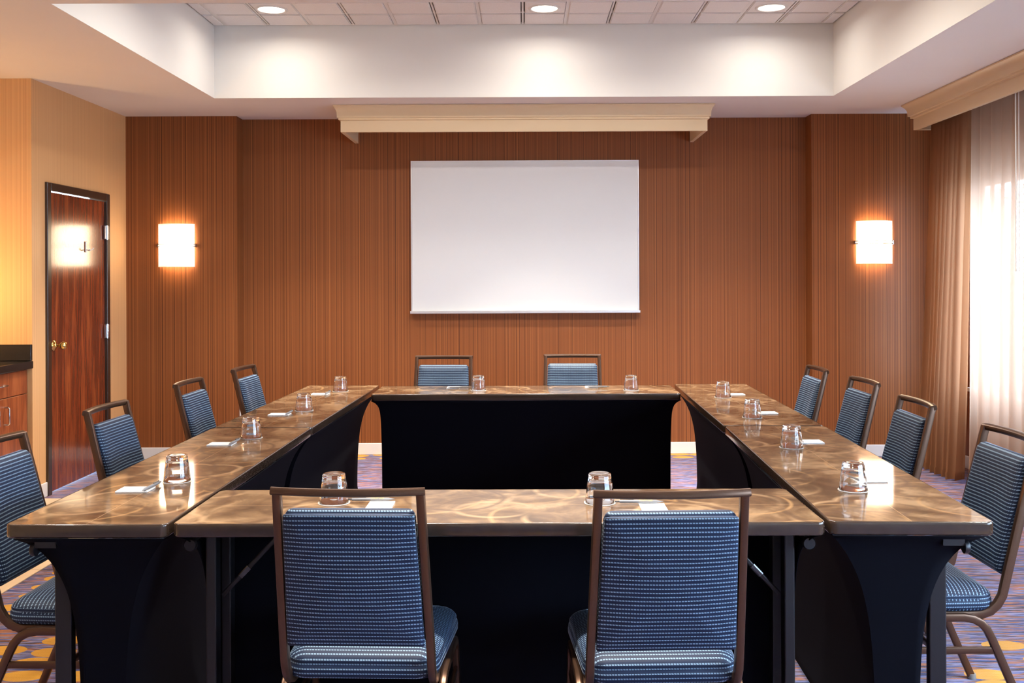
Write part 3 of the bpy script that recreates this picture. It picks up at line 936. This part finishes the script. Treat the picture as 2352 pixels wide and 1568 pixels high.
GL = [
    (-1.174, 3.419, 'upturned clear tumbler on the left tables, nearest the front corner'),
    (-1.175, 4.348, 'upturned clear tumbler on the left tables, second from the front corner'),
    (-1.143, 5.245, 'upturned clear tumbler on the left tables, third from the front corner'),
    (-1.117, 6.140, 'upturned clear tumbler on the left tables, farthest from the front corner'),
    (-.283, 6.157, 'upturned clear tumbler right beside the chair, left of the two on the back table'),
    (.642, 6.136, 'upturned clear tumbler alone against the brown wall, right of two on the back table'),
    (1.122, 5.751, 'upturned clear tumbler on the right tables, farthest of the four'),
    (1.101, 4.918, 'upturned clear tumbler on the right tables, second farthest of the four'),
    (1.063, 4.049, 'upturned clear tumbler on the right tables, second nearest of the four'),
    (1.046, 3.236, 'upturned clear tumbler on the right tables, beside the bright lamp reflection'),
    (-.582, 3.084, 'upturned clear tumbler behind the top rail of the left front chair'),
    (.225, 3.070, 'upturned clear tumbler behind the top rail of the right front chair'),
]
proto = make_glass()
TZ = TH + .0006
for i, (x, y, lb) in enumerate(GL):
    o = proto if i == 0 else copy_tree(proto)
    o.location = (x, y, TZ); o.rotation_euler = (0, 0, i*.7)
    tag(o, lb, 'glass', 'upturned tumblers on the tables')

def make_pad():
    t = empty('notepad')
    bm = bmesh.new(); box(bm, -.038, -.051, 0, .038, .049, .0042, .0004, 1); mesh_obj('paper_sheets', bm, M['paper'], t)
    bm = bmesh.new(); box(bm, -.0384, .049, 0, .0384, .0518, .0046, .0004, 1); mesh_obj('glued_edge', bm, M['base_white'], t)
    return t
def make_pen():
    t = empty('ballpoint_pen')
    def cyl(prof, name, mat, par=t):
        bm = bmesh.new(); lathe(bm, prof, 16); bmesh.ops.rotate(bm, matrix=Matrix.Rotation(PI/2, 3, 'Y'), verts=bm.verts[:])
        return mesh_obj(name, bm, mat, par, smooth=50, loc=(0, 0, .0052))
    cyl([(0, -.072), (.0008, -.072), (.0022, -.064), (.0048, -.052), (.0050, -.02), (.0050, .045), (.0048, .058), (0, .0585)], 'barrel', M['pen'])
    cyl([(0, .058), (.0026, .058), (.0026, .070), (.0022, .072), (0, .072)], 'push_button', M['pen_dark'])
    bm = bmesh.new(); sweep(bm, [(.056, 0, .0105), (.054, 0, .0125), (.020, 0, .0118), (.016, 0, .0108)], (0, 1, 0), .004, .0014); mesh_obj('clip', bm, M['pen_dark'], t)
    return t
pad0 = make_pad(); pen0 = make_pen()
SETS = [  # notepad x, y, rotation; pen x, y, direction of its button end; phrase
    (-1.262, 3.282, -PI/2, -1.216, 3.300, PI/2-.06, 'on the left tables, nearest the front corner'),
    (-1.252, 4.183, -PI/2, -1.203, 4.195, PI/2-.04, 'on the left tables, second from the front corner'),
    (-1.232, 5.088, -PI/2, -1.187, 5.100, PI/2-.04, 'on the left tables, third from the front corner'),
    (-1.208, 5.982, -PI/2, -1.166, 5.992, PI/2-.05, 'on the left tables, farthest from the front corner'),
    (-.446, 6.300, PI, -.409, 6.247, .03, 'on the back table beside the left chair'),
    (.412, 6.298, PI, .447, 6.247, .01, 'on the back table beside the right chair'),
    (1.219, 5.884, PI/2, 1.172, 5.905, PI/2, 'on the right tables, farthest of the four'),
    (1.207, 5.074, PI/2, 1.158, 5.09, PI/2+.03, 'on the right tables, second farthest of the four'),
    (1.172, 4.183, PI/2, 1.125, 4.195, PI/2+.1, 'on the right tables, second nearest of the four'),
    (1.150, 3.395, PI/2, 1.105, 3.420, PI/2+.12, 'on the right tables, within the bright lamp reflection'),
    (-.435, 3.036, 0, -.470, 3.088, PI+.02, 'on the front table, behind the left front chair'),
    (.377, 2.992, 0, .340, 3.043, PI-.02, 'on the front table, behind the right front chair'),
]
lettered = []
for i, (x, y, rz, px, py, pr, ph) in enumerate(SETS):
    a = pad0 if i == 0 else copy_tree(pad0)
    a.location = (x, y, TZ); a.rotation_euler = (0, 0, rz); tag(a, 'small white notepad ' + ph, 'notepad', 'notepads on the tables')
    b = pen0 if i == 0 else copy_tree(pen0)
    b.location = (px, py, TZ + .0046); b.rotation_euler = (0, 0, pr); tag(b, 'grey pen by its notepad ' + ph, 'pen', 'pens on the tables')
    if i >= 10: lettered.append(b)
for b in lettered:    # printed name on the two front pens
    cu = bpy.data.curves.new('lettering', 'FONT'); cu.body = 'COURTYARD'; cu.size = .0068; cu.align_x = 'CENTER'; cu.align_y = 'CENTER'; cu.extrude = .0001
    tmp = bpy.data.objects.new('lettering', cu); COL.objects.link(tmp)
    dg = bpy.context.evaluated_depsgraph_get(); me = bpy.data.meshes.new_from_object(tmp.evaluated_get(dg))
    COL.objects.unlink(tmp); bpy.data.objects.remove(tmp)
    me.materials.clear(); me.materials.append(M['gold_ink']); me.name = 'lettering'
    o = bpy.data.objects.new('lettering', me); COL.objects.link(o); o.parent = b
    o.rotation_euler = (PI/2 - .35, 0, PI); o.location = (-.02, .0042, .0087)

# ------------------------------------------------------------------ outside the window
bm = bmesh.new(); box(bm, RX+.6, -14, -.5, 40, 30, -.3); o = mesh_obj('ground_outside', bm, plain('pale_paving', (.42, .40, .38), .9, speck=.2, scale=2)); tag(o, kind='structure')
leaf_m = plain('leaf_green', (.10, .13, .05), .7, speck=.4, scale=3); bark = plain('bark_brown', (.12, .08, .06), .9, speck=.3, scale=12)
def tree(x, y, h, seed, lb):
    rnd = random.Random(seed); t = empty('garden_tree', (x, y, -.3))
    bm = bmesh.new(); tips = []
    tube(bm, [(0, 0, 0), (.03, .02, h*.3), (-.02, .04, h*.55), (.0, .0, h*.8)], [.11, .09, .07, .03], 8)
    for k in range(12):
        a = rnd.uniform(0, 2*PI); z = rnd.uniform(h*.3, h*.75); L = rnd.uniform(.6, 1.3)
        p1 = (L*.5*math.cos(a), L*.5*math.sin(a), z+.25); p2 = (L*math.cos(a), L*math.sin(a), z+.6)
        tube(bm, [(0, 0, z), p1, p2], [.035, .025, .01], 6); tips += [Vector(p1), Vector(p2)]
    mesh_obj('trunk', bm, bark, t, smooth=60)
    bm = bmesh.new()
    for k in range(900):
        c = rnd.choice(tips) + V(rnd.gauss(0, .3), rnd.gauss(0, .3), rnd.gauss(0, .28))
        q = Matrix.Rotation(rnd.uniform(0, 6.28), 3, 'Z') @ Matrix.Rotation(rnd.uniform(-1.2, 1.2), 3, 'X')
        s = rnd.uniform(.03, .065)
        quad(bm, [c + q @ V(-s, 0, 0), c + q @ V(0, -s*.5, 0), c + q @ V(s, 0, .01), c + q @ V(0, s*.5, 0)])
    mesh_obj('foliage', bm, leaf_m, t)
    tag(t, lb, 'tree', 'trees outside the window')
tree(6.2, 13.2, 3.6, 1, 'leafy tree outside, seen faintly through the sheer curtain')
tree(10.6, 17.0, 4.2, 2, 'taller leafy tree outside, farther behind the sheer curtain')

# ------------------------------------------------------------------ light
w = bpy.data.worlds.new('World'); sc.world = w; w.use_nodes = True
nt = w.node_tree; bg = nt.nodes['Background']
bg.inputs[0].default_value = (.52, .73, 1.0, 1); bg.inputs[1].default_value = 23.0

def area(name, loc, size, power, col, rot=(0, 0, 0), shape='DISK', size_y=None, spread=PI):
    l = bpy.data.lights.new(name, 'AREA'); l.shape = shape; l.size = size; l.energy = power; l.color = col; l.spread = spread
    if size_y: l.size_y = size_y
    o = bpy.data.objects.new(name, l); o.location = loc; o.rotation_euler = rot; COL.objects.link(o); return o
WARM = (1, .915, .81)
R_ = math.radians
for x, _ in DL: area('downlight_and_fill', (x, 6.86, ZT-.016), .17, 6, WARM, spread=R_(165))
for x, _ in DL: area('downlight_and_fill', (x, 6.86, ZT-.018), .12, 34, WARM, spread=R_(80))
for x in (-1.1, .141, 1.1): area('downlight_and_fill', (x, 5.50, ZT-.016), .17, 36, WARM, spread=R_(160))  # second tray row added out of view, outer pair set inward for even walls
for x in (-2.2, -.45, .40, 2.2): area('downlight_and_fill', (x, 2.76, ZC-.006), .15, 17, WARM, spread=R_(80))  # unseen row added over the front chairs to brighten their seats
for x in (-2.2, 0, 2.2):
    for y, e in ((1.0, 3), (-.8, 8)): area('downlight_and_fill', (x, y, ZC-.006), .17, e, WARM, spread=R_(105))  # unseen rows added above and behind the camera as fill light
l = bpy.data.lights.new('kitchenette_lamp', 'POINT'); l.energy = 22; l.color = (1, .64, .24); l.shadow_soft_size = .06
o = bpy.data.objects.new('kitchenette_lamp', l); o.location = (-3.68, 6.02, 1.38); COL.objects.link(o)

# ------------------------------------------------------------------ camera
cam = bpy.data.cameras.new('camera'); co = bpy.data.objects.new('camera', cam); COL.objects.link(co)
cam.sensor_width = 36; cam.sensor_fit = 'HORIZONTAL'; cam.lens = 2330/2352*36
cam.shift_x = -(1205-1176)/2352; cam.shift_y = -(784-638)/2352
cam.clip_start = .05
co.matrix_world = Matrix.Translation((0, 0, 1.442)) @ Matrix.Rotation(PI/2, 4, 'X') @ Matrix.Rotation(-.004, 4, 'Z')
sc.camera = co

vs = sc.view_settings
sc.display_settings.display_device = 'sRGB'
vs.view_transform = 'Standard'; vs.look = 'None'; vs.exposure = 0.28; vs.gamma = 1; vs.use_curve_mapping = False
cy = sc.cycles
cy.use_denoising = True
cy.max_bounces = 10; cy.diffuse_bounces = 5; cy.glossy_bounces = 5; cy.transmission_bounces = 10; cy.transparent_max_bounces = 16
cy.sample_clamp_indirect = 6; cy.blur_glossy = .5
